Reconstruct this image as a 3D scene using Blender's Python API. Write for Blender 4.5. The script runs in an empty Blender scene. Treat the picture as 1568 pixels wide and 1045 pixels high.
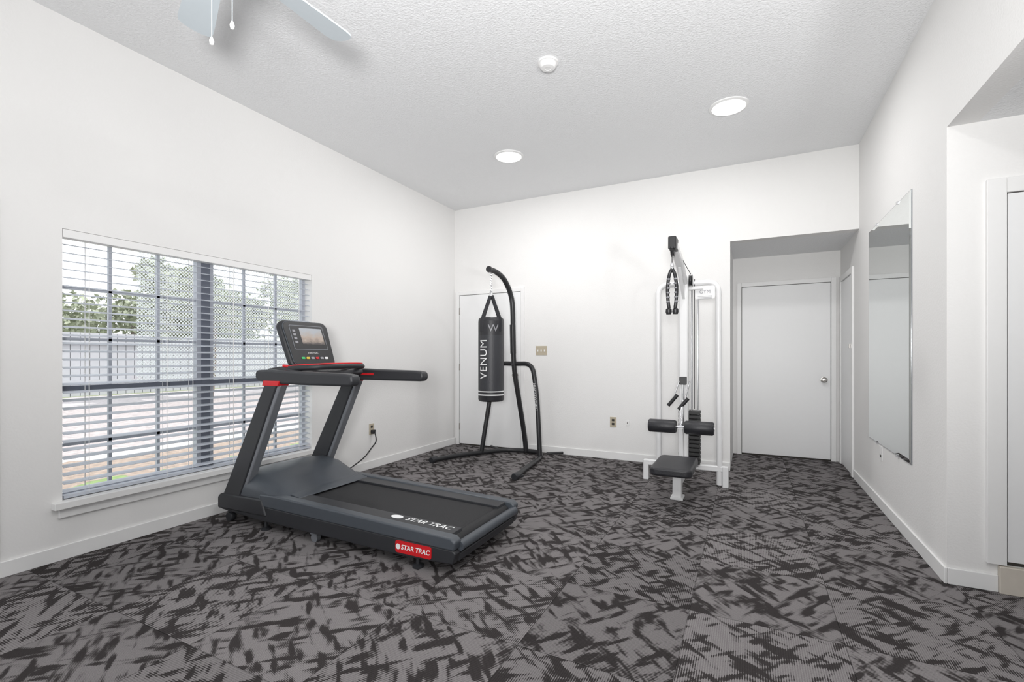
import bpy, bmesh, math, random
from mathutils import Vector, Matrix
random.seed(7)
sc = bpy.context.scene
COL = sc.collection

# ------------------------------------------------------------------ materials
def newmat(name):
    m = bpy.data.materials.new(name); m.use_nodes = True
    nt = m.node_tree
    b = nt.nodes.get('Principled BSDF')
    return m, nt, b
def N(nt, typ, **kw):
    n = nt.nodes.new(typ)
    for k, v in kw.items(): setattr(n, k, v)
    return n
def L(nt, a, b): nt.links.new(a, b)
def math_n(nt, op, a, b=None, c=None):
    n = N(nt, 'ShaderNodeMath', operation=op)
    for i, v in enumerate((a, b, c)):
        if v is None: continue
        if isinstance(v, (int, float)): n.inputs[i].default_value = v
        else: L(nt, v, n.inputs[i])
    return n.outputs[0]
def simple(name, col, rough=0.5, metal=0.0, noise=0.06, nscale=30, bump=0.0, bscale=200, spec=0.5, coat=0.0):
    m, nt, b = newmat(name)
    geo = N(nt, 'ShaderNodeTexCoord')
    nz = N(nt, 'ShaderNodeTexNoise'); nz.inputs['Scale'].default_value = nscale
    nz.inputs['Detail'].default_value = 3
    L(nt, geo.outputs['Object'], nz.inputs['Vector'])
    mr = N(nt, 'ShaderNodeMapRange')
    mr.inputs['To Min'].default_value = 1 - noise; mr.inputs['To Max'].default_value = 1 + noise
    L(nt, nz.outputs['Fac'], mr.inputs['Value'])
    mx = N(nt, 'ShaderNodeVectorMath', operation='SCALE')
    mx.inputs[0].default_value = col[:3]
    L(nt, mr.outputs[0], mx.inputs['Scale'])
    L(nt, mx.outputs[0], b.inputs['Base Color'])
    b.inputs['Roughness'].default_value = rough
    b.inputs['Metallic'].default_value = metal
    b.inputs['Specular IOR Level'].default_value = spec
    if coat: b.inputs['Coat Weight'].default_value = coat
    if bump:
        n2 = N(nt, 'ShaderNodeTexNoise'); n2.inputs['Scale'].default_value = bscale
        n2.inputs['Detail'].default_value = 4
        L(nt, geo.outputs['Object'], n2.inputs['Vector'])
        bp = N(nt, 'ShaderNodeBump'); bp.inputs['Strength'].default_value = bump
        bp.inputs['Distance'].default_value = 0.01
        L(nt, n2.outputs['Fac'], bp.inputs['Height']); L(nt, bp.outputs[0], b.inputs['Normal'])
    return m
M_wall = simple('wall_paint', (.825, .818, .810), .75, noise=.01, nscale=2, bump=.12, bscale=90, spec=.2)
M_ceil = simple('ceiling_texture_paint', (.84, .845, .855), .9, noise=.02, nscale=70, bump=.5, bscale=75, spec=.1)
M_trim = simple('trim_white', (.84, .837, .833), .4, noise=.01)
M_door = simple('door_white', (.85, .852, .856), .4, noise=.01)
M_gap = simple('gap_dark', (.05, .045, .04), .9)
M_black = simple('black_powder', (.018, .018, .020), .38, bump=.05)
M_vinyl = simple('black_vinyl', (.020, .020, .024), .42, bump=.15, bscale=120)
M_plastic = simple('dark_plastic', (.024, .025, .029), .45)
M_slate = simple('slate_plastic', (.060, .069, .082), .38)
M_silver = simple('silver_grey', (.20, .21, .23), .35, metal=.3)
M_beltm = simple('belt_rubber', (.013, .013, .015), .7, bump=.3, bscale=300)
M_red = simple('red_plastic', (.60, .012, .018), .35)
M_white = simple('white_powder', (.78, .78, .785), .3, noise=.01)
M_textw = simple('print_white', (.85, .85, .85), .5, noise=.01)
M_textg = simple('print_grey', (.30, .30, .32), .5)
M_chrome = simple('chrome', (.75, .75, .77), .15, metal=1, noise=.01)
M_nickel = simple('nickel', (.45, .43, .41), .25, metal=1)
M_beige = simple('beige_plate', (.50, .44, .34), .4, noise=.02)
M_blind = simple('blind_slat', (.52, .55, .61), .5, noise=.01)  # white slats; their backlit bluish grey is put into the colour
M_wframe = simple('window_frame', (.17, .185, .23), .5)  # white mullion and rail, with their backlit grey put into the colour
M_munt = simple('window_muntin', (.50, .52, .58), .5)
M_fan = simple('fan_white', (.62, .68, .72), .4, noise=.01)
M_stack = simple('weight_iron', (.02, .02, .02), .5)

M_mirror, nt, b = newmat('mirror_glass')
b.inputs['Base Color'].default_value = (.86, .89, .885, 1); b.inputs['Metallic'].default_value = 1
b.inputs['Roughness'].default_value = .01
M_glass, nt, b = newmat('window_glass')
nt.nodes.remove(b); out = nt.nodes['Material Output']
tr = N(nt, 'ShaderNodeBsdfTransparent'); gl = N(nt, 'ShaderNodeBsdfGlossy'); gl.inputs['Roughness'].default_value = .02
mx = N(nt, 'ShaderNodeMixShader'); mx.inputs[0].default_value = .04
L(nt, tr.outputs[0], mx.inputs[1]); L(nt, gl.outputs[0], mx.inputs[2]); L(nt, mx.outputs[0], out.inputs[0])
M_screen, nt, b = newmat('diamond_screen')
b.inputs['Base Color'].default_value = (.85, .87, .9, 1); b.inputs['Roughness'].default_value = .6
pos = N(nt, 'ShaderNodeNewGeometry'); sp = N(nt, 'ShaderNodeSeparateXYZ'); L(nt, pos.outputs['Position'], sp.inputs[0])
def tri(sig):
    s = math_n(nt, sig, sp.outputs[1], sp.outputs[2])
    s = math_n(nt, 'MULTIPLY', s, 42.0)
    s = math_n(nt, 'FRACT', s)
    return math_n(nt, 'LESS_THAN', s, .25)
msk = math_n(nt, 'MAXIMUM', tri('ADD'), tri('SUBTRACT'))
tr = N(nt, 'ShaderNodeBsdfTransparent'); mx = N(nt, 'ShaderNodeMixShader')
tl = N(nt, 'ShaderNodeBsdfTranslucent'); tl.inputs[0].default_value = (.9, .92, .95, 1)
m2 = N(nt, 'ShaderNodeMixShader'); m2.inputs[0].default_value = .8
L(nt, b.outputs[0], m2.inputs[1]); L(nt, tl.outputs[0], m2.inputs[2])
L(nt, msk, mx.inputs[0]); L(nt, tr.outputs[0], mx.inputs[1]); L(nt, m2.outputs[0], mx.inputs[2])
L(nt, mx.outputs[0], nt.nodes['Material Output'].inputs[0])
def emis(name, col, s):
    m, nt, b = newmat(name)
    b.inputs['Base Color'].default_value = (*col, 1)
    b.inputs['Emission Color'].default_value = (*col, 1); b.inputs['Emission Strength'].default_value = s
    return m
M_lamp = emis('lamp_diffuser', (1, .98, .95), 3)

M_disp, nt, b = newmat('console_display')
tc = N(nt, 'ShaderNodeTexCoord'); sp = N(nt, 'ShaderNodeSeparateXYZ'); L(nt, tc.outputs['Generated'], sp.inputs[0])
nz = N(nt, 'ShaderNodeTexNoise'); nz.inputs['Scale'].default_value = 4; L(nt, tc.outputs['Generated'], nz.inputs['Vector'])
v = math_n(nt, 'ADD', math_n(nt, 'MULTIPLY', sp.outputs[2], .7), math_n(nt, 'MULTIPLY', nz.outputs['Fac'], .5))
cr = N(nt, 'ShaderNodeValToRGB')
cr.color_ramp.elements[0].position = .25; cr.color_ramp.elements[0].color = (.10, .09, .09, 1)
cr.color_ramp.elements[1].position = .85; cr.color_ramp.elements[1].color = (.38, .40, .43, 1)
e = cr.color_ramp.elements.new(.5); e.color = (.40, .33, .28, 1)
L(nt, v, cr.inputs[0]); L(nt, cr.outputs[0], b.inputs['Base Color']); L(nt, cr.outputs[0], b.inputs['Emission Color'])
b.inputs['Emission Strength'].default_value = .15; b.inputs['Roughness'].default_value = .2

# carpet
M_carpet, nt, b = newmat('carpet_tiles')
geo = N(nt, 'ShaderNodeNewGeometry')
sp = N(nt, 'ShaderNodeSeparateXYZ'); L(nt, geo.outputs['Position'], sp.inputs[0])
T = .6
tx = math_n(nt, 'DIVIDE', math_n(nt, 'ADD', sp.outputs[0], 12.246), T)
ty = math_n(nt, 'DIVIDE', math_n(nt, 'ADD', sp.outputs[1], 12.0 - .54), T)
ix = math_n(nt, 'FLOOR', tx); iy = math_n(nt, 'FLOOR', ty)
cid = N(nt, 'ShaderNodeCombineXYZ'); L(nt, ix, cid.inputs[0]); L(nt, iy, cid.inputs[1])
wn = N(nt, 'ShaderNodeTexWhiteNoise', noise_dimensions='3D'); L(nt, cid.outputs[0], wn.inputs['Vector'])
wsep = N(nt, 'ShaderNodeSeparateColor'); L(nt, wn.outputs['Color'], wsep.inputs[0])
ftx = math_n(nt, 'SUBTRACT', math_n(nt, 'FRACT', tx), .5); fty = math_n(nt, 'SUBTRACT', math_n(nt, 'FRACT', ty), .5)
fx = math_n(nt, 'MULTIPLY', ftx, T)
fy = math_n(nt, 'MULTIPLY', fty, T)
seam = math_n(nt, 'GREATER_THAN', math_n(nt, 'MAXIMUM', math_n(nt, 'ABSOLUTE', ftx), math_n(nt, 'ABSOLUTE', fty)), .4965)
par = math_n(nt, 'MODULO', math_n(nt, 'ADD', ix, iy), 2)
ang = math_n(nt, 'MULTIPLY', math_n(nt, 'ADD', par, math_n(nt, 'MULTIPLY', math_n(nt, 'ROUND', wsep.outputs[0]), 2)), math.pi / 2)
lc = N(nt, 'ShaderNodeCombineXYZ'); L(nt, fx, lc.inputs[0]); L(nt, fy, lc.inputs[1])
vr = N(nt, 'ShaderNodeVectorRotate', rotation_type='Z_AXIS'); L(nt, lc.outputs[0], vr.inputs['Vector']); L(nt, ang, vr.inputs['Angle'])
off = N(nt, 'ShaderNodeVectorMath', operation='SCALE'); L(nt, wn.outputs['Color'], off.inputs[0]); off.inputs['Scale'].default_value = 9
ad = N(nt, 'ShaderNodeVectorMath', operation='ADD'); L(nt, vr.outputs[0], ad.inputs[0]); L(nt, off.outputs[0], ad.inputs[1])
def strokes(deg, sx, sy, seed):
    r = N(nt, 'ShaderNodeVectorRotate', rotation_type='Z_AXIS'); r.inputs['Angle'].default_value = math.radians(deg)
    L(nt, ad.outputs[0], r.inputs['Vector'])
    mu = N(nt, 'ShaderNodeVectorMath', operation='MULTIPLY'); mu.inputs[1].default_value = (sx, sy, 1)
    L(nt, r.outputs[0], mu.inputs[0])
    ao = N(nt, 'ShaderNodeVectorMath', operation='ADD'); ao.inputs[1].default_value = (seed, seed * 1.7, seed * .3)
    L(nt, mu.outputs[0], ao.inputs[0])
    nz = N(nt, 'ShaderNodeTexNoise'); nz.inputs['Scale'].default_value = 1; nz.inputs['Detail'].default_value = 1.6; nz.inputs['Roughness'].default_value = .6
    L(nt, ao.outputs[0], nz.inputs['Vector'])
    return nz.outputs['Fac']
sA = strokes(36, 6.5, 21, 3); sB = strokes(-44, 7.0, 22, 11)
lowf = N(nt, 'ShaderNodeTexNoise'); lowf.inputs['Scale'].default_value = 6; lowf.inputs['Detail'].default_value = 1
L(nt, ad.outputs[0], lowf.inputs['Vector'])
s = math_n(nt, 'MAXIMUM', sA, sB)
s = math_n(nt, 'ADD', s, math_n(nt, 'MULTIPLY', math_n(nt, 'SUBTRACT', lowf.outputs['Fac'], .5), .20))
lsp = N(nt, 'ShaderNodeSeparateXYZ'); L(nt, vr.outputs[0], lsp.inputs[0])
rib = math_n(nt, 'SINE', math_n(nt, 'MULTIPLY', lsp.outputs[0], 2 * math.pi / .0085))
s2 = math_n(nt, 'ADD', s, math_n(nt, 'MULTIPLY', rib, .04))
mr = N(nt, 'ShaderNodeMapRange'); mr.inputs['From Min'].default_value = .535; mr.inputs['From Max'].default_value = .59
L(nt, s2, mr.inputs['Value'])
fib = N(nt, 'ShaderNodeTexNoise'); fib.inputs['Scale'].default_value = 260; L(nt, geo.outputs['Position'], fib.inputs['Vector'])
cm = N(nt, 'ShaderNodeMix', data_type='RGBA')
cm.inputs[6].default_value = (.205, .192, .194, 1); cm.inputs[7].default_value = (.040, .0355, .0355, 1)
L(nt, mr.outputs[0], cm.inputs[0])
tb = math_n(nt, 'ADD', math_n(nt, 'MULTIPLY', wsep.outputs[1], .26), .85)
tb = math_n(nt, 'MULTIPLY', tb, math_n(nt, 'ADD', math_n(nt, 'MULTIPLY', fib.outputs['Fac'], .8), .6))
tb = math_n(nt, 'MULTIPLY', tb, math_n(nt, 'ADD', math_n(nt, 'MULTIPLY', rib, -.13), 1.0))
tb = math_n(nt, 'MULTIPLY', tb, math_n(nt, 'SUBTRACT', 1.0, math_n(nt, 'MULTIPLY', seam, .45)))
sc2 = N(nt, 'ShaderNodeVectorMath', operation='SCALE'); L(nt, cm.outputs[2], sc2.inputs[0]); L(nt, tb, sc2.inputs['Scale'])
L(nt, sc2.outputs[0], b.inputs['Base Color']); b.inputs['Roughness'].default_value = .95; b.inputs['Specular IOR Level'].default_value = .1
bp = N(nt, 'ShaderNodeBump'); bp.inputs['Strength'].default_value = .4; bp.inputs['Distance'].default_value = .004
L(nt, fib.outputs['Fac'], bp.inputs['Height']); L(nt, bp.outputs[0], b.inputs['Normal'])

# outside ground
M_ground, nt, b = newmat('outdoor_ground')
geo = N(nt, 'ShaderNodeNewGeometry'); sp = N(nt, 'ShaderNodeSeparateXYZ'); L(nt, geo.outputs['Position'], sp.inputs[0])
nz = N(nt, 'ShaderNodeTexNoise'); nz.inputs['Scale'].default_value = 1.5; nz.inputs['Detail'].default_value = 4; L(nt, geo.outputs['Position'], nz.inputs['Vector'])
n3 = N(nt, 'ShaderNodeTexNoise'); n3.inputs['Scale'].default_value = 14; n3.inputs['Detail'].default_value = 5; L(nt, geo.outputs['Position'], n3.inputs['Vector'])
v = math_n(nt, 'ADD', math_n(nt, 'MULTIPLY', sp.outputs[0], -1 / 20), math_n(nt, 'MULTIPLY', math_n(nt, 'SUBTRACT', nz.outputs['Fac'], .5), .06))
cr = N(nt, 'ShaderNodeValToRGB'); cr.color_ramp.interpolation = 'CONSTANT'
els = [(0, (.40, .40, .38)), (.15, (.18, .26, .10)), (.30, (.29, .23, .19)), (.37, (.48, .46, .45)), (.40, (.36, .325, .325)), (.75, (.42, .40, .41)), (.97, (.25, .28, .18))]
cr.color_ramp.elements[0].position = 0; cr.color_ramp.elements[0].color = (*els[0][1], 1)
cr.color_ramp.elements[1].position = els[1][0]; cr.color_ramp.elements[1].color = (*els[1][1], 1)
for p, c in els[2:]:
    e = cr.color_ramp.elements.new(p); e.color = (*c, 1)
L(nt, v, cr.inputs[0])
k = math_n(nt, 'ADD', math_n(nt, 'MULTIPLY', n3.outputs['Fac'], 1.2), .4)
s3 = N(nt, 'ShaderNodeVectorMath', operation='SCALE'); L(nt, cr.outputs[0], s3.inputs[0]); L(nt, k, s3.inputs['Scale'])
L(nt, s3.outputs[0], b.inputs['Base Color']); b.inputs['Roughness'].default_value = .9
M_fence = simple('fence_paint', (.45, .46, .49), .8, noise=.12, nscale=3)
M_leaf = simple('tree_leaves', (.34, .37, .27), .7, noise=.6, nscale=3)
M_bark = simple('tree_bark', (.22, .18, .15), .9, noise=.3)

# ------------------------------------------------------------------ geometry helpers
def link(ob, parent=None):
    COL.objects.link(ob)
    if parent is not None:
        ob.parent = parent
        ob.matrix_parent_inverse = Matrix.Translation(-Vector(parent.location))
    return ob
def empty(name, loc=(0, 0, 0)):
    e = bpy.data.objects.new(name, None); e.location = loc; e.empty_display_size = .2
    COL.objects.link(e); return e
def finish(name, bm, mat, parent=None, smooth=False, bevel=0, seg=2):
    me = bpy.data.meshes.new(name)
    bmesh.ops.recalc_face_normals(bm, faces=bm.faces)
    bm.to_mesh(me); bm.free()
    if smooth or bevel:
        for p in me.polygons: p.use_smooth = True
    for mm in (mat if isinstance(mat, (list, tuple)) else [mat]): me.materials.append(mm)
    ob = bpy.data.objects.new(name, me); link(ob, parent)
    if bevel:
        md = ob.modifiers.new('bevel', 'BEVEL'); md.width = bevel; md.segments = seg; md.limit_method = 'ANGLE'
        md.angle_limit = math.radians(35); md.harden_normals = True
    elif smooth:
        me.set_sharp_from_angle(angle=math.radians(40))
    return ob
def addbox(bm, lo, hi, mi=0):
    x0, y0, z0 = lo; x1, y1, z1 = hi
    vs = [bm.verts.new(p) for p in [(x0,y0,z0),(x1,y0,z0),(x1,y1,z0),(x0,y1,z0),(x0,y0,z1),(x1,y0,z1),(x1,y1,z1),(x0,y1,z1)]]
    for f in [(0,3,2,1),(4,5,6,7),(0,1,5,4),(1,2,6,5),(2,3,7,6),(3,0,4,7)]:
        fc = bm.faces.new([vs[i] for i in f]); fc.material_index = mi
def box(name, lo, hi, mat, parent=None, bevel=0, seg=2):
    bm = bmesh.new(); addbox(bm, lo, hi); return finish(name, bm, mat, parent, bevel=bevel, seg=seg)
def boxes(name, lst, mat, parent=None, bevel=0):
    bm = bmesh.new()
    for lo, hi in lst: addbox(bm, lo, hi)
    return finish(name, bm, mat, parent, bevel=bevel)
def catmull(pts, n=8):
    P = [Vector(p) for p in pts]; out = []
    for i in range(len(P) - 1):
        p0 = P[max(i-1, 0)]; p1 = P[i]; p2 = P[i+1]; p3 = P[min(i+2, len(P)-1)]
        for k in range(n):
            t = k / n
            out.append(.5*((2*p1)+(-p0+p2)*t+(2*p0-5*p1+4*p2-p3)*t*t+(-p0+3*p1-3*p2+p3)*t**3))
    out.append(P[-1]); return out
def rounded(pts, r=.08, n=6):
    P = [Vector(p) for p in pts]; out = [P[0]]
    for i in range(1, len(P)-1):
        a = P[i-1]-P[i]; c = P[i+1]-P[i]
        rr = min(r, a.length*.49, c.length*.49)
        s = P[i]+a.normalized()*rr; e = P[i]+c.normalized()*rr
        for k in range(n+1):
            t = k/n; out.append(s*(1-t)**2+P[i]*2*t*(1-t)+e*t*t)
    out.append(P[-1]); return out
def sweep(name, path, r, mat, parent=None, sides=14, square=False, bm_in=None, mi=0, w=None):
    bm = bm_in or bmesh.new()
    P = [Vector(p) for p in path]
    t0 = (P[1]-P[0]).normalized()
    up = Vector((0, 0, 1)) if abs(t0.z) < .9 else Vector((0, 1, 0))
    nrm = (up - t0*up.dot(t0)).normalized(); rings = []
    for i, p in enumerate(P):
        t = (P[min(i+1, len(P)-1)]-P[max(i-1, 0)]).normalized()
        nrm = (nrm - t*nrm.dot(t)).normalized(); bn = t.cross(nrm)
        ring = []
        if square:
            ww = w or r
            prof = [(r, ww*.7), (r*.7, ww), (-r*.7, ww), (-r, ww*.7), (-r, -ww*.7), (-r*.7, -ww), (r*.7, -ww), (r, -ww*.7)]
            for a, c in prof: ring.append(bm.verts.new(p+nrm*a+bn*c))
        else:
            rr = r[i] if isinstance(r, (list, tuple)) else r
            for k in range(sides):
                a = 2*math.pi*k/sides; ring.append(bm.verts.new(p+nrm*math.cos(a)*rr+bn*math.sin(a)*rr))
        rings.append(ring)
    m = len(rings[0])
    for i in range(len(rings)-1):
        for k in range(m):
            f = bm.faces.new([rings[i][k], rings[i][(k+1) % m], rings[i+1][(k+1) % m], rings[i+1][k]]); f.material_index = mi
    bm.faces.new(rings[0][::-1]).material_index = mi; bm.faces.new(rings[-1]).material_index = mi
    if bm_in is None: return finish(name, bm, mat, parent, smooth=True)
def lathe(name, prof, center, mat, parent=None, axis='Z', sides=40, mats=None):
    bm = bmesh.new(); c = Vector(center); rings = []
    def pt(r, h, a):
        x, y = r*math.cos(a), r*math.sin(a)
        return c + {'Z': Vector((x, y, h)), 'X': Vector((h, x, y)), 'Y': Vector((x, h, y))}[axis]
    for pr in prof:
        rings.append([bm.verts.new(pt(pr[0], pr[1], 2*math.pi*k/sides)) for k in range(sides)])
    for i in range(len(rings)-1):
        for k in range(sides):
            f = bm.faces.new([rings[i][k], rings[i][(k+1) % sides], rings[i+1][(k+1) % sides], rings[i+1][k]])
            f.material_index = prof[i][2] if len(prof[i]) > 2 else 0
    bm.faces.new(rings[0][::-1]); bm.faces.new(rings[-1])
    return finish(name, bm, mats or mat, parent, smooth=True)
def prism(name, prof, y0, y1, mat, parent=None, bevel=0, seg=3, plane='XZ'):
    bm = bmesh.new()
    def pt(a, c, h): return (a, h, c) if plane == 'XZ' else ((h, a, c) if plane == 'YZ' else (a, c, h))
    A = [bm.verts.new(pt(a, c, y0)) for a, c in prof]; B = [bm.verts.new(pt(a, c, y1)) for a, c in prof]
    bm.faces.new(A); bm.faces.new(B[::-1]); n = len(prof)
    for i in range(n): bm.faces.new([A[i], B[i], B[(i+1) % n], A[(i+1) % n]])
    return finish(name, bm, mat, parent, bevel=bevel, seg=seg)
def rrect(w, h, r, n=6):
    out = []
    for cx, cy, a0 in [(w/2-r, h/2-r, 0), (-w/2+r, h/2-r, 90), (-w/2+r, -h/2+r, 180), (w/2-r, -h/2+r, 270)]:
        for k in range(n+1):
            a = math.radians(a0+90*k/n); out.append((cx+r*math.cos(a), cy+r*math.sin(a)))
    return out
def plate(name, outline, thick, mtx, mat, parent=None, bevel=0):
    bm = bmesh.new()
    A = [bm.verts.new(mtx @ Vector((a, c, 0))) for a, c in outline]; B = [bm.verts.new(mtx @ Vector((a, c, thick))) for a, c in outline]
    bm.faces.new(A); bm.faces.new(B[::-1]); n = len(outline)
    for i in range(n): bm.faces.new([A[i], B[i], B[(i+1) % n], A[(i+1) % n]])
    return finish(name, bm, mat, parent, bevel=bevel)
def text(name, body, size, fn, mat, parent=None, shear=0, extrude=0, spacing=1, bold=.0, sub=False):
    cu = bpy.data.curves.new(name, 'FONT'); cu.body = body; cu.size = size; cu.align_x = 'CENTER'; cu.align_y = 'CENTER'
    cu.shear = shear; cu.space_character = spacing; cu.offset = bold
    tmp = bpy.data.objects.new(name+'_tmp', cu); COL.objects.link(tmp)
    dg = bpy.context.evaluated_depsgraph_get(); dg.update()
    me = bpy.data.meshes.new_from_object(tmp.evaluated_get(dg))
    COL.objects.unlink(tmp); bpy.data.objects.remove(tmp)
    if sub:
        bm = bmesh.new(); bm.from_mesh(me)
        bmesh.ops.triangulate(bm, faces=bm.faces)
        bmesh.ops.subdivide_edges(bm, edges=bm.edges, cuts=1, use_grid_fill=True)
        bmesh.ops.triangulate(bm, faces=bm.faces)
        bmesh.ops.subdivide_edges(bm, edges=bm.edges, cuts=1, use_grid_fill=True)
        bm.to_mesh(me); bm.free()
    for v in me.vertices: v.co = fn(v.co.x, v.co.y)
    me.materials.clear(); me.materials.append(mat)
    ob = bpy.data.objects.new(name, me); return link(ob, parent)

# ------------------------------------------------------------------ dims
XL, XR, YB, ZC = -3.57, .925, 5.40, 3.17
YN = 3.22
YR = -2.5
ZH = 2.38
WY0, WY1, WZ0, WZ1 = 1.29, 3.05, .33, 1.93
AX0, AY = -.17, 6.40

box('floor', (-3.72, -2.62, -.12), (3.32, 6.52, 0), M_carpet)
boxes('ceiling', [((-3.72, -2.62, ZC), (1.05, 5.52, ZC+.12))], M_ceil)
boxes('ceiling_side_area', [((1.05, -2.62, ZH), (3.32, YN+.12, ZH+.12))], M_ceil)
boxes('ceiling_alcove', [((AX0-.12, 5.52, ZH), (1.05, AY+.12, ZH+.12))], M_ceil)
boxes('wall_left', [((-3.72, -2.62, 0), (XL, WY0, ZC)), ((-3.72, WY1, 0), (XL, 5.52, ZC)), ((-3.72, WY0, 0), (XL, WY1, WZ0)), ((-3.72, WY0, WZ1), (XL, WY1, ZC))], M_wall)
boxes('wall_back', [((XL, YB, 0), (AX0, YB+.12, ZC)), ((AX0, YB, ZH), (XR, YB+.12, ZC))], M_wall)
boxes('wall_alcove_left', [((AX0-.12, YB+.12, 0), (AX0, AY, ZH))], M_wall)
boxes('wall_alcove_back', [((AX0-.12, AY, 0), (1.05, AY+.12, ZH))], M_wall)
boxes('wall_right', [((XR, YN, 0), (1.05, AY, ZH)), ((XR, YR, ZH), (1.05, YB+.12, ZC))], M_wall)
boxes('wall_closet', [((1.05, YN, 0), (3.32, YN+.12, ZH))], M_wall)
boxes('wall_side_area', [((3.2, -2.62, 0), (3.32, YN, ZH))], M_wall)
boxes('wall_rear', [((XL, -2.62, 0), (-3.0, YR, ZC)), ((-.4, -2.62, 0), (3.2, YR, ZC)), ((-3.0, -2.62, 2.2), (-.4, YR, ZC)), ((-3.0, -2.62, 0), (-.4, YR, .1))], M_wall)  # opening in this unseen wall is added to let sky light in

bh, bt = .085, .014
box('baseboard_left', (XL, YR, 0), (XL+bt, YB, bh), M_trim, bevel=.004)
boxes('baseboard_back', [((-2.47, YB-bt, 0), (AX0, YB, bh))], M_trim, bevel=.004)
boxes('baseboard_right', [((XR-bt, YN-bt, 0), (XR, 5.60, bh))], M_trim, bevel=.004)
boxes('baseboard_closet', [((XR, YN-bt, 0), (1.12, YN, bh))], M_trim, bevel=.004)

# ------------------------------------------------------------------ window
w = empty('window_1', (-3.66, (WY0+WY1)/2, WZ0))
fx0, fx1 = -3.71, -3.665
ym0, ym1 = 2.125, 2.185
fr = []
for a, c in [(WY0, ym0), (ym1, WY1)]:
    fr += [((fx0, a, WZ0), (fx1, a+.03, WZ1)), ((fx0, c-.03, WZ0), (fx1, c, WZ1)), ((fx0, a, WZ0), (fx1, c, WZ0+.035)), ((fx0, a, WZ1-.035), (fx1, c, WZ1))]
boxes('outer_frame', fr, M_munt, w)
boxes('mullion', [((fx0, ym0, WZ0), (fx1+.01, ym1, WZ1))], M_wframe, w)
boxes('meeting_rail', [((fx0, WY0, .965), (fx1+.008, WY1, 1.005))], M_wframe, w)
mu = []
for a, c in [(WY0, ym0), (ym1, WY1)]:
    for k in (1, 2):
        y = a+(c-a)*k/3; mu.append(((fx0+.01, y-.009, WZ0), (fx0+.03, y+.009, WZ1)))
for z in (.65, 1.29, 1.6): mu.append(((fx0+.01, WY0, z-.009), (fx0+.03, WY1, z+.009)))
boxes('muntins', mu, M_munt, w)
box('glass_pane', (fx0+.018, WY0, WZ0), (fx0+.022, WY1, WZ1), M_glass, w)
box('insect_screen', (-3.722, ym1-.45, .98), (-3.7205, WY1, WZ1), M_screen, w)
boxes('trim_window_sill', [((XL-.09, WY0, WZ0-.002), (XL, WY1, WZ0+.012)), ((XL, WY0-.05, WZ0-.028), (XL+.05, WY1+.05, WZ0+.012)), ((XL, WY0-.02, WZ0-.085), (XL+.018, WY1+.02, WZ0-.028))], M_trim, bevel=.004)
bl = empty('window_blind', (-3.61, (WY0+WY1)/2, WZ0))
box('head_rail', (-3.635, WY0+.004, WZ1-.05), (-3.572, WY1-.004, WZ1-.0005), M_trim, bl, bevel=.004)
bm = bmesh.new(); z = WZ0+.06
while z < WZ1-.07:
    x0, x1, dz = -3.633, -3.585, .0055
    vs = []
    for (x, zz) in [(x0, z+dz), ((x0+x1)/2, z+.003), (x1, z-dz)]:
        vs.append([bm.verts.new((x, WY0+.012, zz)), bm.verts.new((x, WY1-.012, zz)), bm.verts.new((x, WY1-.012, zz-.0025)), bm.verts.new((x, WY0+.012, zz-.0025))])
    for i in range(2):
        for k in range(4): bm.faces.new([vs[i][k], vs[i][(k+1) % 4], vs[i+1][(k+1) % 4], vs[i+1][k]])
    bm.faces.new(vs[0][::-1]); bm.faces.new(vs[2])
    z += .0485
finish('slats', bm, M_blind, bl)
box('bottom_rail', (-3.632, WY0+.012, WZ0+.018), (-3.584, WY1-.012, WZ0+.035), M_blind, bl)
boxes('ladder_cords', [((xx, y-.002, WZ0+.03), (xx+.002, y+.002, WZ1-.05)) for y in (1.42, 1.85, 2.02, 2.32, 2.62, 2.92) for xx in (-3.635, -3.583)], M_trim, bl)

dl = empty('door_4', (XL, .55, 0))
box('slab', (XL, .12, .01), (XL+.012, 1.02, 2.01), M_door, dl, bevel=.003)
box('edge_strip', (XL, 1.02, 0), (XL+.006, 1.028, 2.02), M_silver, dl)

# ------------------------------------------------------------------ doors
def door_y(name, x0, x1, y, h, zb=0.0, knob=None, hinge=None, casing=.06, left=True):
    d = empty(name, ((x0+x1)/2, y, zb))
    box('slab', (x0+.005, y-.012, zb+.018), (x1-.005, y, h-.005), M_door, d, bevel=.002)
    box('gap_shade_sheet', (x0, y-.004, zb), (x1, y-.0005, h), M_gap, d)  # dark sheet behind the slab stands in for shade in the gap
    cs = [((x1, y-.02, zb), (x1+casing, y, h+casing)), ((x0, y-.02, h), (x1, y, h+casing))]
    if left: cs.append(((x0-casing, y-.02, zb), (x0, y, h+casing)))
    boxes('casing', cs, M_trim, d, bevel=.003)
    if knob:
        lathe('knob', [(.0, -.012), (.032, -.012), (.032, -.02), (.012, -.024), (.012, -.045), (.026, -.052), (.03, -.068), (.02, -.08), (.0, -.082)], (knob[0], y, knob[1]), M_nickel, d, axis='Y', sides=24)
    if hinge:
        boxes('hinges', [((hinge-.008, y-.018, z), (hinge+.008, y-.011, z+.09)) for z in (zb+.2, zb+1.0, zb+1.75)], M_nickel, d)
    return d
door_y('door_1', -3.49, -2.57, YB, 2.01, knob=(-2.64, .95), hinge=-3.485, casing=.05)
door_y('door_2', -.075, .835, AY, 2.03, knob=(.765, .92), hinge=None, casing=.05)
door_y('door_3', 1.15, 1.95, YN, 2.0, zb=.14, knob=None, casing=.075)
box('door_step', (1.12, YN-.03, 0), (2.05, YN-.0, .135), simple('threshold_beige', (.62, .57, .50), .6), None, bevel=.004)
d = empty('door_5', (XR, 6.0, 0))
box('slab', (XR-.010, 5.70, .018), (XR, 6.28, 2.0), M_door, d)
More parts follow.
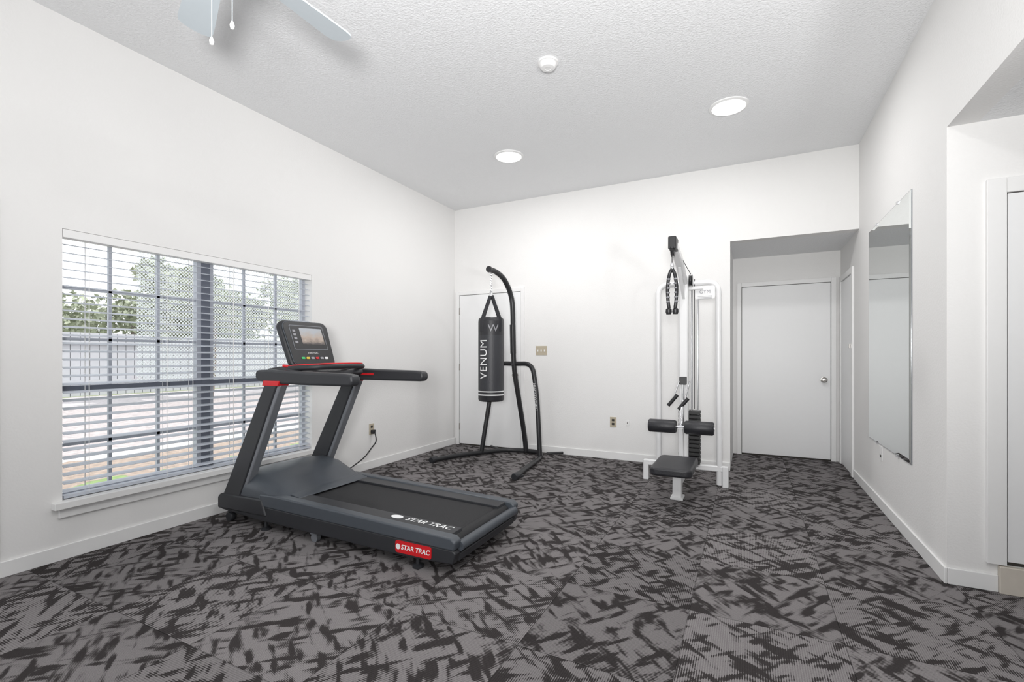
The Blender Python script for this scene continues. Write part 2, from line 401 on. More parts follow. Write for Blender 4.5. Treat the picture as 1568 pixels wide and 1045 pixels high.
boxes('casing', [((XR-.02, 5.63, 0), (XR, 5.69, 2.07)), ((XR-.02, 6.29, 0), (XR, 6.35, 2.07)), ((XR-.02, 5.69, 2.01), (XR, 6.29, 2.07))], M_trim, d, bevel=.003)
box('latch_plate', (XR-.03, 5.705, 1.27), (XR-.008, 5.74, 1.31), M_nickel, d)

# ------------------------------------------------------------------ wall mirror
def make_mirror():
    y0, y1, z0, z1 = 3.80, 4.98, .50, 2.24
    bm = bmesh.new(); q = .028
    o = [(y0, z0), (y1, z0), (y1, z1), (y0, z1)]; i = [(y0+q, z0+q), (y1-q, z0+q), (y1-q, z1-q), (y0+q, z1-q)]
    B = [bm.verts.new((XR-.001, a, c)) for a, c in o]; O = [bm.verts.new((XR-.006, a, c)) for a, c in o]; I = [bm.verts.new((XR-.010, a, c)) for a, c in i]
    bm.faces.new(B); bm.faces.new(I)
    for k in range(4):
        bm.faces.new([B[k], B[(k+1) % 4], O[(k+1) % 4], O[k]]); bm.faces.new([O[k], O[(k+1) % 4], I[(k+1) % 4], I[k]])
    mo = empty('wall_mirror', (XR, (y0+y1)/2, z0))
    finish('mirror_glass', bm, M_mirror, mo)
    boxes('clips', [((XR-.014, y-.012, z-.012), (XR-.001, y+.012, z+.006)) for y in (4.1, 4.7) for z in (z0, z1+.006)], M_chrome, mo)
    boxes('edge', [((XR-.005, y0-.003, z0), (XR, y0, z1)), ((XR-.005, y1, z0), (XR, y1+.003, z1)), ((XR-.005, y0, z1), (XR, y1, z1+.003)), ((XR-.005, y0, z0-.003), (XR, y1, z0))], M_silver, mo)
make_mirror()

# ------------------------------------------------------------------ outlets & switches
def wallplate(name, x, z, wd, ht, kind, mat=M_beige):
    e = empty(name, (x, YB, z))
    box('plate', (x-wd/2, YB-.006, z-ht/2), (x+wd/2, YB, z+ht/2), mat, e, bevel=.002)
    if kind == 'switch':
        boxes('toggles', [((x+dx-.006, YB-.014, z-.012), (x+dx+.006, YB-.006, z+.012)) for dx in (-.045, 0, .045)], M_trim, e)
    elif kind == 'outlet':
        boxes('sockets', [((x-.015, YB-.008, z+dz-.013), (x+.015, YB-.006, z+dz+.013)) for dz in (-.022, .022)], M_gap, e)
    else:
        box('jack', (x-.006, YB-.01, z-.006), (x+.006, YB-.006, z+.006), M_nickel, e)
wallplate('light_switch', -2.293, 1.26, .15, .115, 'switch')
wallplate('wall_outlet', -1.395, .43, .075, .115, 'outlet')
wallplate('cable_jack_plate', -1.23, .43, .04, .06, 'jack', M_trim)
e = empty('wall_outlet.001', (XL, 3.81, .42))
box('plate', (XL, 3.775, .36), (XL+.006, 3.845, .475), M_beige, e, bevel=.002)
box('socket', (XL+.006, 3.795, .43), (XL+.008, 3.825, .455), M_gap, e)
e = empty('wall_outlet.002', (XR, 4.57, .43))
box('plate', (XR-.006, 4.535, .375), (XR, 4.605, .485), M_trim, e, bevel=.002)
box('socket', (XR-.008, 4.555, .40), (XR-.006, 4.585, .42), M_gap, e)
pc = empty('power_cord', (XL+.02, 3.81, .39))
box('plug', (XL+.008, 3.79, .37), (XL+.045, 3.83, .41), M_black, pc, bevel=.005)
sweep('cable', catmull([(XL+.045, 3.81, .39), (XL+.075, 3.80, .30), (XL+.05, 3.76, .23), (XL+.07, 3.62, .15), (XL+.06, 3.42, .07), (XL+.10, 3.2, .012), (XL+.2, 2.98, .010), (XL+.3, 2.86, .05)], 8), .006, M_black, pc, sides=8)

# ------------------------------------------------------------------ ceiling fixtures
def downlight(name, x, y, zc, power, r=.145):
    e = empty(name, (x, y, zc))
    lathe('trim_ring', [(r, 0), (r, -.008), (r*.86, -.014), (r*.84, -.004)], (x, y, zc), M_trim, e)
    lathe('diffuser', [(.0, -.004), (r*.84, -.004), (r*.84, -.006), (0, -.006)], (x, y, zc), M_lamp, e)
    ld = bpy.data.lights.new(name+'_lamp', 'AREA'); ld.shape = 'DISK'; ld.size = r*1.6; ld.energy = power; ld.color = (1, .99, .98)
    lo = bpy.data.objects.new('lamp', ld); lo.location = (x, y, zc-.02); link(lo, e)
PW = 15
downlight('recessed_ceiling_light', -2.12, 4.17, ZC, PW)
downlight('recessed_ceiling_light', -.14, 4.12, ZC, PW)
downlight('recessed_ceiling_light', -.14, .9, ZC, PW)  # out-of-view downlights from here on, added for even room light
downlight('recessed_ceiling_light', -2.12, -1.2, ZC, PW)
downlight('recessed_ceiling_light', -.14, -1.2, ZC, PW)
e = empty('smoke_detector', (-1.21, 2.96, ZC))
lathe('base', [(0, 0), (.068, 0), (.068, -.012), (.0, -.012)], (-1.21, 2.96, ZC), M_trim, e)
lathe('body', [(.058, -.012), (.056, -.03), (.045, -.042), (.022, -.045), (.02, -.042), (0, -.042)], (-1.21, 2.96, ZC), M_trim, e)

# added out-of-view spots beside/behind the camera to brighten the ceiling; stands made up
def added_fill_spot(x, y, z, target, power, cone, blend, r=.12):
    e = empty('added_fill_light', (x, y, 0))
    for k in range(3):
        a = k*2*math.pi/3+.4
        sweep('fill_stand_leg_%d' % (k+1), [(x, y, .45), (x+.3*math.cos(a), y+.3*math.sin(a), .01)], .009, M_black, e, sides=8)
    lathe('fill_stand_pole', [(.012, .2), (.012, z-.25)], (x, y, 0), M_black, e, sides=10)
    d_ = (Vector(target)-Vector((x, y, z))).normalized()
    p = Vector((x, y, z))
    sweep('fill_light_head', [p-d_*(r+.18), p-d_*(r+.02)], .06, M_black, e, sides=20)
    ld = bpy.data.lights.new('added_fill_lamp', 'SPOT'); ld.shadow_soft_size = r; ld.energy = power; ld.color = (1, .995, .99)
    ld.spot_size = math.radians(cone); ld.spot_blend = blend
    lo = bpy.data.objects.new('fill_spot', ld); lo.location = (x, y, z); lo.rotation_euler = d_.to_track_quat('-Z', 'Y').to_euler(); link(lo, e)
added_fill_spot(1.70, -.10, 1.15, (-1.3, 3.2, 3.4), 230, 56, .7, r=.18)  # added for the soft bright wedge across the ceiling
added_fill_spot(.10, -.60, 1.35, (-1.3, 2.9, 3.8), 610, 130, 1.0, r=.24)  # added as general fill for ceiling and upper walls

# ceiling fan
fc = Vector((-1.80, 1.10, 0)); zb = 2.74
fan = empty('ceiling_fan', (fc.x, fc.y, ZC))
lathe('canopy', [(.0, ZC), (.07, ZC), (.065, ZC-.04), (.02, ZC-.06), (0, ZC-.06)], (fc.x, fc.y, 0), M_fan, fan)
lathe('downrod', [(.013, ZC-.05), (.013, zb+.1)], (fc.x, fc.y, 0), M_fan, fan, sides=16)
lathe('motor', [(0, zb+.12), (.06, zb+.12), (.11, zb+.08), (.12, zb+.03), (.1, zb-.01), (.05, zb-.03), (.05, zb-.08), (.03, zb-.10), (0, zb-.10)], (fc.x, fc.y, 0), M_fan, fan)
for i in range(5):
    a = math.radians(88+(72*i if i != 1 else 69))
    R = Matrix.Translation((fc.x, fc.y, zb)) @ Matrix.Rotation(a, 4, 'Z') @ Matrix.Rotation(math.radians(11), 4, 'X')
    pts = [(.17, -.052), (.50, -.070)]
    for k in range(9):
        t = -math.pi/2+math.pi*k/8; pts.append((.565+.052*math.cos(t)**.6 if math.cos(t) > 0.001 else .565, .072*math.sin(t)))
    pts += [(.50, .070), (.17, .052)]
    plate('blade_%d' % (i+1), pts, .007, R, M_fan, fan)
    plate('blade_arm_%d' % (i+1), [(.08, -.015), (.2, -.03), (.24, 0), (.2, .03), (.08, .015)], -.008, R, M_fan, fan)
for k, (dx, dy, zz) in enumerate([(-.03, .0, 2.40), (.04, .035, 2.46)]):
    lathe('pull_chain_%d' % (k+1), [(.0015, zz), (.0015, zb-.09)], (fc.x+dx, fc.y+dy, 0), M_fan, fan, sides=8)
    lathe('pull_knob_%d' % (k+1), [(.0, zz-.03), (.006, zz-.028), (.009, zz-.015), (.004, zz), (0, zz)], (fc.x+dx, fc.y+dy, 0), M_trim, fan, sides=14)

# ------------------------------------------------------------------ TREADMILL
tm = empty('treadmill', (-2.4, 2.5, 0))
Y0, Y1 = 2.11, 2.88
XE = -1.39
for nm, a, c, s in (('near', Y0, Y0+.05, 1), ('far', Y1-.05, Y1, -1)):
    prism('skirt_'+nm, [(-3.40, .085), (-3.40, .16), (-3.0, .165), (XE-.02, .145), (XE, .13), (XE-.02, .07), (XE-.3, .055), (-3.0, .065)], a, c, M_plastic, tm, bevel=.008)
    aa, cc = (a-.004, a+.065) if s == 1 else (c-.065, c+.004)
    prism('rail_trim_'+nm, [(-2.98, .162), (-2.98, .245), (-2.8, .25), (XE-.03, .212), (XE, .19), (XE-.01, .142)], aa, cc, M_slate, tm, bevel=.012)
    aa, cc = (a+.065, a+.17) if s == 1 else (c-.17, c-.065)
    prism('foot_rail_'+nm, [(-2.9, .14), (-2.9, .243), (XE-.07, .208), (XE-.05, .14)], aa, cc, M_plastic, tm, bevel=.004)
prism('deck_belt', [(-2.9, .13), (-2.9, .228), (XE-.11, .196), (XE-.07, .175), (XE-.07, .12)], Y0+.168, Y1-.168, M_beltm, tm, bevel=.01)
prism('deck_frame', [(-3.3, .09), (-3.3, .15), (XE-.05, .12), (XE-.05, .08)], Y0+.05, Y1-.05, M_plastic, tm)
sweep('rear_guard', [(XE-.01, Y0+.05, .155), (XE-.01, Y1-.05, .155)], .028, M_slate, tm)
sweep('rear_roller', [(XE-.075, Y0+.08, .15), (XE-.075, Y1-.08, .15)], .043, M_beltm, tm)
box('rear_lower_bar', (XE-.05, Y0+.05, .07), (XE-.01, Y1-.05, .115), M_plastic, tm, bevel=.01)
prism('front_base', [(-3.43, .09), (-3.43, .175), (-3.40, .20), (-2.95, .215), (-2.9, .10)], Y0-.01, Y1+.01, M_plastic, tm, bevel=.015)
def loft_hood():
    bm = bmesh.new()
    secs = []
    prof = [(-3.38, .18), (-3.37, .25), (-3.33, .315), (-3.25, .365), (-3.12, .385), (-3.0, .365), (-2.9, .315), (-2.80, .262), (-2.72, .245), (-2.70, .20)]
    n = 17
    for j in range(n):
        t = -1+2*j/(n-1); y = (Y0+Y1)/2+t*(Y1-Y0)/2*.985
        k = max(0, 1-abs(t)**5)**.5; k = .52+.48*k
        secs.append([bm.verts.new((x, y, .18+(z-.18)*k)) for x, z in prof])
    for j in range(n-1):
        for i in range(len(prof)-1): bm.faces.new([secs[j][i], secs[j][i+1], secs[j+1][i+1], secs[j+1][i]])
    bm.faces.new(secs[0]); bm.faces.new(secs[-1][::-1])
    bm.faces.new([s[0] for s in secs] + [s[-1] for s in reversed(secs)])
    finish('motor_hood', bm, M_slate, tm, smooth=True)
loft_hood()
prism('hood_lip', [(-2.76, .236), (-2.76, .256), (-2.68, .243), (-2.67, .234)], Y0+.07, Y1-.07, M_slate, tm, bevel=.004)
for nm, a, c in (('near', Y0+.0, Y0+.075), ('far', Y1-.075, Y1-.0)):
    prism('upright_'+nm, [(-3.40, .16), (-3.20, .18), (-2.80, 1.0), (-2.93, 1.0)], a, c, M_plastic, tm, bevel=.012)
    prism('upright_edge_'+nm, [(-3.215, .20), (-3.165, .20), (-2.775, .99), (-2.81, .99)], a+.008, c-.008, M_silver, tm, bevel=.008)
    prism('upright_collar_'+nm, [(-2.945, .985), (-2.935, 1.02), (-2.77, 1.02), (-2.79, .985)], a-.006, c+.006, M_red, tm, bevel=.004)
for nm, yc in (('near', Y0+.04), ('far', Y1-.04)):
    prism('handrail_'+nm, [(-3.03, 1.065), (-3.02, 1.09), (-2.9, 1.095), (-2.6, 1.085), (-2.2, 1.078), (-2.14, 1.07), (-2.13, 1.03), (-2.15, 1.00), (-2.5, .998), (-2.85, 1.0), (-3.0, 1.015), (-3.03, 1.035)], yc-.04, yc+.04, M_plastic, tm, bevel=.022, seg=4)
th = math.radians(22)
cx, cz = -2.945, 1.275
up = Vector((-math.sin(th), 0, math.cos(th))); nr = Vector((math.cos(th), 0, math.sin(th)))
CM = Matrix(((0, up.x, nr.x, cx), (1, up.y, nr.y, 2.495), (0, up.z, nr.z, cz), (0, 0, 0, 1)))
out = rrect(.44, .385, .06)
out = [(x*(1 - .06*(.19-y)/.38*1.6), y) for x, y in out]
plate('console_shell', [(x*1.0, y) for x, y in out], -.05, CM, M_plastic, tm, bevel=.018)
plate('console_bezel', [(x*.93, y*.93) for x, y in out], .006, CM, M_slate, tm, bevel=.003)
plate('console_face', [(x*.90, y*.91) for x, y in out], .009, CM, M_black, tm, bevel=.002)
S = CM @ Matrix.Translation((.0, .05, .009))
plate('console_display_frame', rrect(.30, .195, .01), .002, S, M_silver, tm)
plate('console_display_bezel', rrect(.29, .185, .008), .003, S, M_black, tm)
plate('console_display', rrect(.20, .13, .004), .004, S @ Matrix.Translation((0.03, .01, 0)), M_disp, tm)
for k in range(4):
    plate('console_key_%d' % (k+1), rrect(.024, .018, .004), .004, CM @ Matrix.Translation((-.12, .01+.03*k, .010)), M_textg, tm)
cols = [simple('key_green', (.05, .5, .15), .4), simple('key_yellow', (.7, .5, .05), .4), M_textg, M_red, M_textg, M_textw]
for k, mm in enumerate(cols):
    plate('console_button_%d' % (k+1), rrect(.028, .016, .005), .004, CM @ Matrix.Translation((-.1+.042*k, -.115, .009)), mm, tm)
text('console_brand', 'STAR TRAC', .018, lambda x, y: CM @ Vector((x, y-.075, .0105)), M_textw, tm)
prism('console_tray', [(-2.98, 1.02), (-2.99, 1.10), (-2.86, 1.115), (-2.72, 1.09), (-2.70, 1.05), (-2.78, 1.02)], 2.17, 2.82, M_plastic, tm, bevel=.015)
sweep('tray_trim_red', catmull([(-2.86, 2.20, 1.12), (-2.74, 2.30, 1.105), (-2.69, 2.5, 1.10), (-2.74, 2.70, 1.105), (-2.86, 2.80, 1.12)], 8), .009, M_red, tm)
sweep('pulse_bar', catmull([(-2.80, 2.20, 1.10), (-2.64, 2.28, 1.11), (-2.60, 2.40, 1.115), (-2.60, 2.6, 1.115), (-2.64, 2.72, 1.11), (-2.80, 2.80, 1.10)], 8), .019, M_plastic, tm)
sweep('pulse_bar_trim', catmull([(-2.78, 2.22, 1.122), (-2.63, 2.29, 1.131), (-2.592, 2.40, 1.135), (-2.592, 2.6, 1.135), (-2.63, 2.71, 1.131), (-2.78, 2.78, 1.122)], 8), .005, M_red, tm)
boxes('rail_accent_red', [((-2.74, Y0+.08, 1.02), (-2.60, Y0+.095, 1.035)), ((-2.74, Y1-.095, 1.04), (-2.60, Y1-.08, 1.055))], M_red, tm)
prism('console_neck', [(-3.0, 1.05), (-3.03, 1.2), (-2.96, 1.2), (-2.90, 1.05)], 2.38, 2.61, M_plastic, tm, bevel=.01)
plate('side_label', rrect(.25, .068, .014), .004, Matrix(((1, 0, 0, -1.67), (0, 0, -1, Y0), (0, 1, 0, .107), (0, 0, 0, 1))), M_red, tm)
text('side_label_text', 'STAR TRAC', .038, lambda x, y: Vector((-1.655+x, Y0-.0052, .107+y)), M_textw, tm, shear=.2, bold=.001)
lathe('side_label_emblem', [(0, -.0052), (.016, -.0052), (.016, -.004), (0, -.004)], (-1.775, Y0, .107), M_textw, tm, axis='Y', sides=20)
text('rail_text', 'STAR TRAC', .062, lambda x, y: Vector((-1.66+x, 2.235+y, 0)), M_textw, tm, shear=.25, bold=.0012)
def rail_z(x): return .243+(x+2.9)*(.208-.243)/((XE-.07)+2.9)
for o in [o for o in bpy.data.objects if o.name.startswith('rail_text')]:
    for v_ in o.data.vertices: v_.co.z = rail_z(v_.co.x)+.0015
bm = bmesh.new(); em = []
for k in range(24):
    a = 2*math.pi*k/24; x = -1.89+.042*math.cos(a); em.append(bm.verts.new((x, 2.235+.026*math.sin(a), rail_z(x)+.0015)))
bm.faces.new(em); finish('rail_emblem', bm, M_textw, tm)
for yy in (Y0+.03, Y1-.03):
    lathe('front_wheel', [(0, -.02), (.03, -.02), (.034, -.012), (.034, .012), (.03, .02), (0, .02)], (-3.33, yy, .034), M_plastic, tm, axis='Y', sides=24)
    box('wheel_bracket', (-3.35, yy-.012, .034), (-3.31, yy+.012, .10), M_plastic, tm)
    for xx in (-1.66, -2.95):
        lathe('leveling_foot', [(0, 0), (.032, 0), (.032, .012), (.012, .02), (.010, .09), (0, .09)], (xx, yy, 0), M_plastic, tm, sides=20)
    box('incline_foot', (-2.50, yy-.02, .05), (-2.44, yy+.02, .075), M_silver, tm)
    sweep('transport_roller', [(-2.47, yy-.015, .028), (-2.47, yy+.015, .028)], .028, M_silver, tm)

# ------------------------------------------------------------------ PUNCHING BAG STAND
bs = empty('punching_bag_stand', (-2.5, 4.9, 0))
BAG = Vector((-2.56, 4.60, 0))
TR = .027
mast = catmull([(-2.42, 5.22, .04), (-2.43, 5.19, .25), (-2.45, 5.09, .65), (-2.475, 5.02, 1.0), (-2.48, 4.99, 1.3), (-2.485, 4.985, 1.75), (-2.495, 4.94, 1.93), (-2.515, 4.83, 2.07), (-2.54, 4.69, 2.135), (-2.562, 4.57, 2.15)], 8)
sweep('mast', mast, TR+.003, M_black, bs)
sweep('mast_sleeve', [(-2.480, 4.99, 1.22), (-2.485, 4.985, 1.56)], TR+.008, M_black, bs)
lathe('mast_cap', [(0, -.02), (.034, -.02), (.036, 0), (.034, .012), (0, .014)], (-2.562, 4.565, 2.15), M_black, bs, axis='Y', sides=20)
sweep('arm_right', rounded([(-2.47, 5.02, 1.10), (-2.24, 5.0, 1.105), (-2.17, 4.98, .75), (-2.12, 4.95, .04)], .16, 8), TR, M_black, bs)
sweep('arm_left', rounded([(-2.48, 5.02, 1.10), (-2.70, 5.0, 1.105), (-2.77, 4.97, .75), (-2.86, 4.90, .04)], .16, 8), TR, M_black, bs)
sweep('base_rail_right', catmull([(-2.0, 4.10, .03), (-2.06, 4.5, .035), (-2.12, 4.95, .035), (-2.24, 5.2, .035), (-2.42, 5.24, .035)], 8), TR, M_black, bs)
sweep('base_rail_left', catmull([(-3.14, 4.34, .03), (-3.02, 4.62, .035), (-2.86, 4.90, .035), (-2.66, 5.16, .035), (-2.42, 5.24, .035)], 8), TR, M_black, bs)
sweep('base_peg_right', [(-2.14, 5.2, .035), (-1.98, 5.32, .035)], .016, M_black, bs)
sweep('base_peg_left', [(-2.74, 5.15, .035), (-2.95, 5.3, .035)], .016, M_black, bs)
for n_, (x, y, a) in enumerate([(-2.0, 4.09, 8), (-3.145, 4.33, 24)]):
    lathe('foot_cap_%d' % (n_+1), [(0, -.05), (.03, -.05), (.034, -.04), (.034, .04), (.03, .05), (0, .05)], (x, y, .034), M_plastic, bs, axis='Y', sides=18)
lathe('front_foot_disc', [(0, 0), (.045, 0), (.045, .02), (.02, .03), (0, .03)], (-2.02, 4.2, 0), M_plastic, bs, sides=20)
text('arm_print', 'THROWDOWN', .045, lambda x, y: Vector((-2.178-(x*.10)+y*.8-.0, 4.95-.003, .72+x)), M_textw, bs)
lathe('joint_bolt', [(0, -.035), (.014, -.035), (.014, .03), (0, .03)], (-2.475, 4.99, 1.1), M_chrome, bs, axis='Y', sides=12)

bag = empty('punching_bag', (BAG.x, BAG.y, .686))
r = .143
prof = [(0, .690), (r-.02, .690), (r-.004, .70), (r, .715), (r, .755, 0), (r+.001, .757, 1), (r+.001, .770, 1), (r, .771, 0), (r, .795, 0), (r+.001, .796, 1), (r+.001, .806, 1), (r, .807, 2), (r, 1.42, 0), (r, 1.57, 0), (r-.004, 1.60), (r-.02, 1.615), (0, 1.615)]
prof = [p if len(p) > 2 else (p[0], p[1], 0) for p in prof]
M_bag = simple('bag_body', (.035, .036, .042), .45, bump=.2, bscale=60)
lathe('body', prof, (BAG.x, BAG.y, 0), None, bag, mats=[M_vinyl, M_textw, M_bag], sides=48)
tz = 1.86
for k in range(4):
    a = math.radians(45+90*k-61)
    p = Vector((BAG.x+r*.93*math.cos(a), BAG.y+r*.93*math.sin(a), 1.58))
    sweep('strap_%d' % (k+1), [p-Vector((0, 0, .12)) + Vector((math.cos(a), math.sin(a), 0))*.012, p + Vector((math.cos(a), math.sin(a), 0))*.012, Vector((BAG.x+.012*math.cos(a), BAG.y+.012*math.sin(a), tz))], .004, M_vinyl, bag, square=True, w=.02)
lathe('swivel', [(0, 1.85), (.018, 1.85), (.02, 1.90), (.01, 1.92), (0, 1.92)], (BAG.x, BAG.y, 0), M_chrome, bag, sides=16)
bm = bmesh.new()
for k in range(7):
    zc = 1.93+.028*k
    ring = []
    for q in range(13):
        a = 2*math.pi*q/12; u = .009*math.cos(a); ww = .017*math.sin(a)
        ring.append((BAG.x+(u if k % 2 else 0), BAG.y+(0 if k % 2 else u), zc+ww))
    sweep('', ring, .0028, None, bm_in=bm, sides=6)
finish('chain', bm, M_chrome, bag, smooth=True)
def on_bag(deg, rot):
    def f(x, y):
        if rot: x, y = -y, x
        a = math.radians(deg)+x/r
        return Vector((BAG.x+(r+.005)*math.cos(a), BAG.y+(r+.005)*math.sin(a), y))
    return f
fb = on_bag(-95, True)
text('bag_lettering', 'VENUM', .125, lambda x, y: fb(x+1.155, y), M_textw, bag, spacing=1.05, sub=True)
fb2 = on_bag(-52, False)
text('bag_emblem', 'W', .11, lambda x, y: fb2(x, y+1.49), M_textg, bag, sub=True)

# ------------------------------------------------------------------ LAT PULLDOWN MACHINE
lm = empty('lat_pulldown_machine', (-.53, 4.45, 0))
C = -.53
YP = 4.68
sweep('portal_frame', rounded([(-.235, YP, .02), (-.245, YP, 1.865), (-.775, YP, 1.865), (-.765, YP, .16)], .10, 8), .026, M_white, lm)
sweep('base_crossbar', [(-.89, YP, .165), (-.18, YP, .165)], .026, M_white, lm, square=True)
for x in (-.885, -.185):
    box('base_leg', (x-.025, YP-.03, 0), (x+.025, YP+.03, .19), M_white, lm, bevel=.006)
sweep('base_spine', [(C, YP, .12), (C, 4.15, .12)], .028, M_white, lm, square=True)
prism('front_post', [(4.12, .26), (4.22, .26), (4.19, .0), (4.10, .0)], C-.035, C+.035, M_white, lm, bevel=.006, plane='YZ')
box('front_foot', (C-.05, 4.08, 0), (C+.05, 4.22, .02), M_white, lm, bevel=.005)
sweep('mast', [(C, 4.60, .10), (C, 4.60, 1.93)], .040, M_white, lm, square=True)
sweep('boom', [(C, 4.64, 1.84), (C, 4.25, 2.00), (C, 3.92, 2.06)], .032, M_white, lm, square=True)
prism('boom_gusset', [(4.57, 1.70), (4.57, 1.9), (4.30, 1.99), (4.28, 1.95)], C-.012, C+.012, M_white, lm, plane='YZ')
box('pulley_bracket', (C-.03, 3.83, 2.02), (C+.03, 3.97, 2.12), M_black, lm, bevel=.008)
lathe('top_pulley', [(0, -.012), (.055, -.012), (.045, -.004), (.045, .004), (.055, .012), (0, .012)], (C, 3.88, 2.02), M_black, lm, axis='X', sides=28)
lathe('rear_pulley', [(0, -.012), (.055, -.012), (.045, -.004), (.045, .004), (.055, .012), (0, .012)], (C+.06, 4.60, 1.88), M_black, lm, axis='X', sides=28)
for i, x in enumerate((C+.060, C+.112)):
    lathe('guide_rod_%d' % (i+1), [(.0085, .17), (.0085, 1.82)], (x, 4.66, 0), M_chrome, lm, sides=12)
box('rod_bracket_top', (C-.03, 4.63, 1.80), (C+.16, 4.69, 1.83), M_white, lm, bevel=.004)
for k in range(13):
    box('weight_plate_%02d' % (k+1), (C-.05, 4.60, .20+.038*k), (C+.135, 4.73, .228+.038*k), M_stack, lm, bevel=.004)
lathe('cable_rear', [(.003, .7), (.003, 1.9)], (C+.085, 4.66, 0), M_black, lm, sides=8)
lathe('cable_front', [(.003, 1.91), (.003, 2.02)], (C, 3.835, 0), M_black, lm, sides=8)
sweep('cable_top', [(C, 3.9, 2.075), (C+.06, 4.58, 1.935)], .003, M_black, lm, sides=6)
lathe('carabiner', [(.0, 1.86), (.012, 1.865), (.016, 1.89), (.01, 1.91), (0, 1.915)], (C, 3.835, 0), M_chrome, lm, sides=14)
for s in (-1, 1):
    sweep('rope_strand_%s' % ('l' if s < 0 else 'r'), catmull([(C, 3.835, 1.865), (C+s*.02, 3.835, 1.82), (C+s*.034, 3.835, 1.72), (C+s*.030, 3.835, 1.62), (C+s*.022, 3.835, 1.56)], 6), .013, M_black, lm)
    lathe('rope_end', [(0, -.03), (.018, -.028), (.024, -.01), (.022, .012), (.012, .02), (0, .02)], (C+s*.025, 3.835, 1.54), M_black, lm, sides=16)
    for k in range(6):
        zz = 1.61+.035*k
        lathe('rope_wrap', [(.013, -.006), (.016, 0), (.013, .006)], (C+s*(.030 if k < 4 else .026), 3.835, zz), M_textg, lm, sides=12)
prism('name_plate', rrect(.17, .12, .02), YP-.035, YP-.028, M_white, lm)
for o in [o for o in bpy.data.objects if o.name == 'name_plate']:
    for v_ in o.data.vertices: v_.co.x += C+.175; v_.co.z += 1.77
text('name_plate_text', 'GYM', .045, lambda x, y: Vector((C+.175+x, YP-.0365, 1.775+y)), M_textg, lm)
boxes('name_plate_lines', [((C+.115, YP-.037, 1.735-.012*k), (C+.235, YP-.0352, 1.738-.012*k)) for k in range(3)], M_textg, lm)
sm = Matrix.Translation((C, 3.99, .27))
plate('seat_pad', rrect(.31, .54, .05), .065, sm, M_vinyl, lm, bevel=.02)
box('seat_support', (C-.04, 3.85, .245), (C+.04, 4.55, .272), M_white, lm, bevel=.004)
sweep('roller_bar', [(C-.27, 4.34, .57), (C+.27, 4.34, .57)], .013, M_chrome, lm)
for s in (-1, 1):
    a, c = sorted((s*.035, s*.27))
    lathe('foam_roller', [(0, a), (.05, a), (.058, a+.012), (.058, c-.012), (.05, c), (0, c)], (C, 4.34, .57), M_vinyl, lm, axis='X', sides=28)
    lathe('roller_cap', [(0, s*.27), (.02, s*.27), (.02, s*.275), (0, s*.275)], (C, 4.34, .57), M_chrome, lm, axis='X', sides=16)
sweep('roller_stem', [(C, 4.34, .56), (C, 4.42, .30), (C, 4.45, .14)], .022, M_white, lm, square=True)
sweep('roller_stem_upper', [(C, 4.34, .58), (C, 4.50, .78)], .016, M_chrome, lm)
for k, (dx, dz) in enumerate([(-.03, 0), (.06, -.03)]):
    x = C+dx
    sweep('handle_strap_%d' % (k+1), catmull([(x, 4.51, .96), (x-.03, 4.48, .86+dz), (x-.05, 4.46, .78+dz)], 6), .007, M_chrome, lm)
    sweep('handle_grip_%d' % (k+1), [(x-.09, 4.46, .74+dz), (x-.01, 4.46, .84+dz)], .016, M_black, lm)
box('cable_junction', (C-.03, 4.50, .93), (C+.03, 4.56, 1.0), M_black, lm, bevel=.006)
sweep('selector_tube', [(C, 4.52, .55), (C, 4.52, .93)], .012, M_chrome, lm)

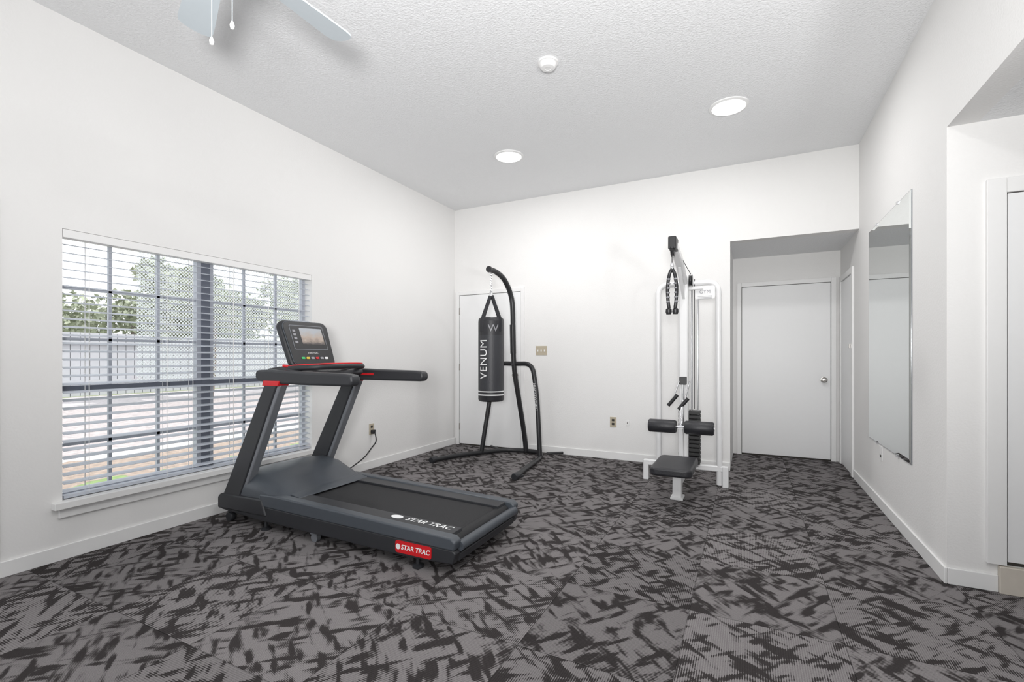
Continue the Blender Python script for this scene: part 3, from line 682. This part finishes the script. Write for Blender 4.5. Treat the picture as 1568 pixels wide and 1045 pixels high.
# ------------------------------------------------------------------ exterior
box('outdoor_ground', (-60, -40, -.25), (40, 60, -.13), M_ground)
fb_ = []
y = -30
while y < 50:
    fb_.append(((-20.1, y, -.13), (-20.0, y+.24, 2.0))); y += .26
fb_.append(((-19.99, -30, 1.6), (-19.94, 50, 1.7))); fb_.append(((-19.99, -30, .3), (-19.94, 50, .4)))
boxes('fence', fb_, M_fence)
def tree(name, x, y, h, w_, n=4200, lo=.45):
    e = empty(name, (x, y, -.13))
    sweep('trunk', catmull([(x, y, -.13), (x+.1, y+.1, h*.3), (x-.1, y+.2, h*.6)], 4), [.16-.01*i for i in range(9)], M_bark, e, sides=10)
    bm = bmesh.new()
    cl = [(random.uniform(-w_, w_)*.7, random.uniform(-w_, w_)*.8, random.uniform(lo, .85)*h, random.uniform(.5, .9)*w_*.5) for _ in range(12)]
    for k in range(n):
        c = random.choice(cl)
        d_ = Vector((random.gauss(0, 1), random.gauss(0, 1), random.gauss(0, .8))).normalized()*c[3]*random.uniform(.5, 1.1)
        p = Vector((x+c[0], y+c[1], c[2]))+d_
        if p.z > h: p.z = h-random.random()*.8
        if p.z < .3: p.z = .3+random.random()
        a = Vector((random.gauss(0, 1), random.gauss(0, 1), random.gauss(0, 1))).normalized()*random.uniform(.09, .17)
        b_ = a.orthogonal().normalized()*random.uniform(.05, .10)
        bm.faces.new([bm.verts.new(p-a), bm.verts.new(p+b_), bm.verts.new(p+a), bm.verts.new(p-b_)])
    finish('canopy', bm, M_leaf, e)
for i, (x, y, h, ww) in enumerate([(-25, 3, 4.0, 2.6), (-25.5, 7.5, 4.2, 2.8), (-25.3, 11.5, 4.4, 3), (-15.5, 9.2, 4.6, 1.6), (-25.5, 16, 5.2, 3.2), (-25.5, 21, 6.2, 3.2), (-15.3, 14.5, 5.0, 2.2), (-26, 26, 7, 3.4), (-26, 32, 7, 3.4)]):
    tree('tree', x, y, h, ww)

# ------------------------------------------------------------------ light
wd = bpy.data.worlds.new('world'); sc.world = wd; wd.use_nodes = True
bg = wd.node_tree.nodes['Background']; bg.inputs[0].default_value = (.94, .97, 1.0, 1); bg.inputs[1].default_value = 2.1
sn = bpy.data.lights.new('sun', 'SUN'); sn.energy = 3.4; sn.angle = .02; sn.color = (1, .97, .92)
so = bpy.data.objects.new('sun', sn); so.rotation_euler = Vector((-.35, -.45, -1)).to_track_quat('-Z', 'Y').to_euler(); so.location = (10, 10, 20); COL.objects.link(so)

# ------------------------------------------------------------------ camera
cam = bpy.data.cameras.new('camera'); co = bpy.data.objects.new('camera', cam); COL.objects.link(co)
cam.sensor_width = 36; cam.lens = 724/1568*36
cam.shift_y = 24.5/1568
co.location = (0, 0, 1.18)
co.rotation_euler = (math.radians(90), 0, math.radians(26.57))
sc.camera = co
cam.clip_start = .05; cam.clip_end = 200
sc.view_settings.view_transform = 'Standard'
sc.view_settings.look = 'None'
sc.view_settings.exposure = 0
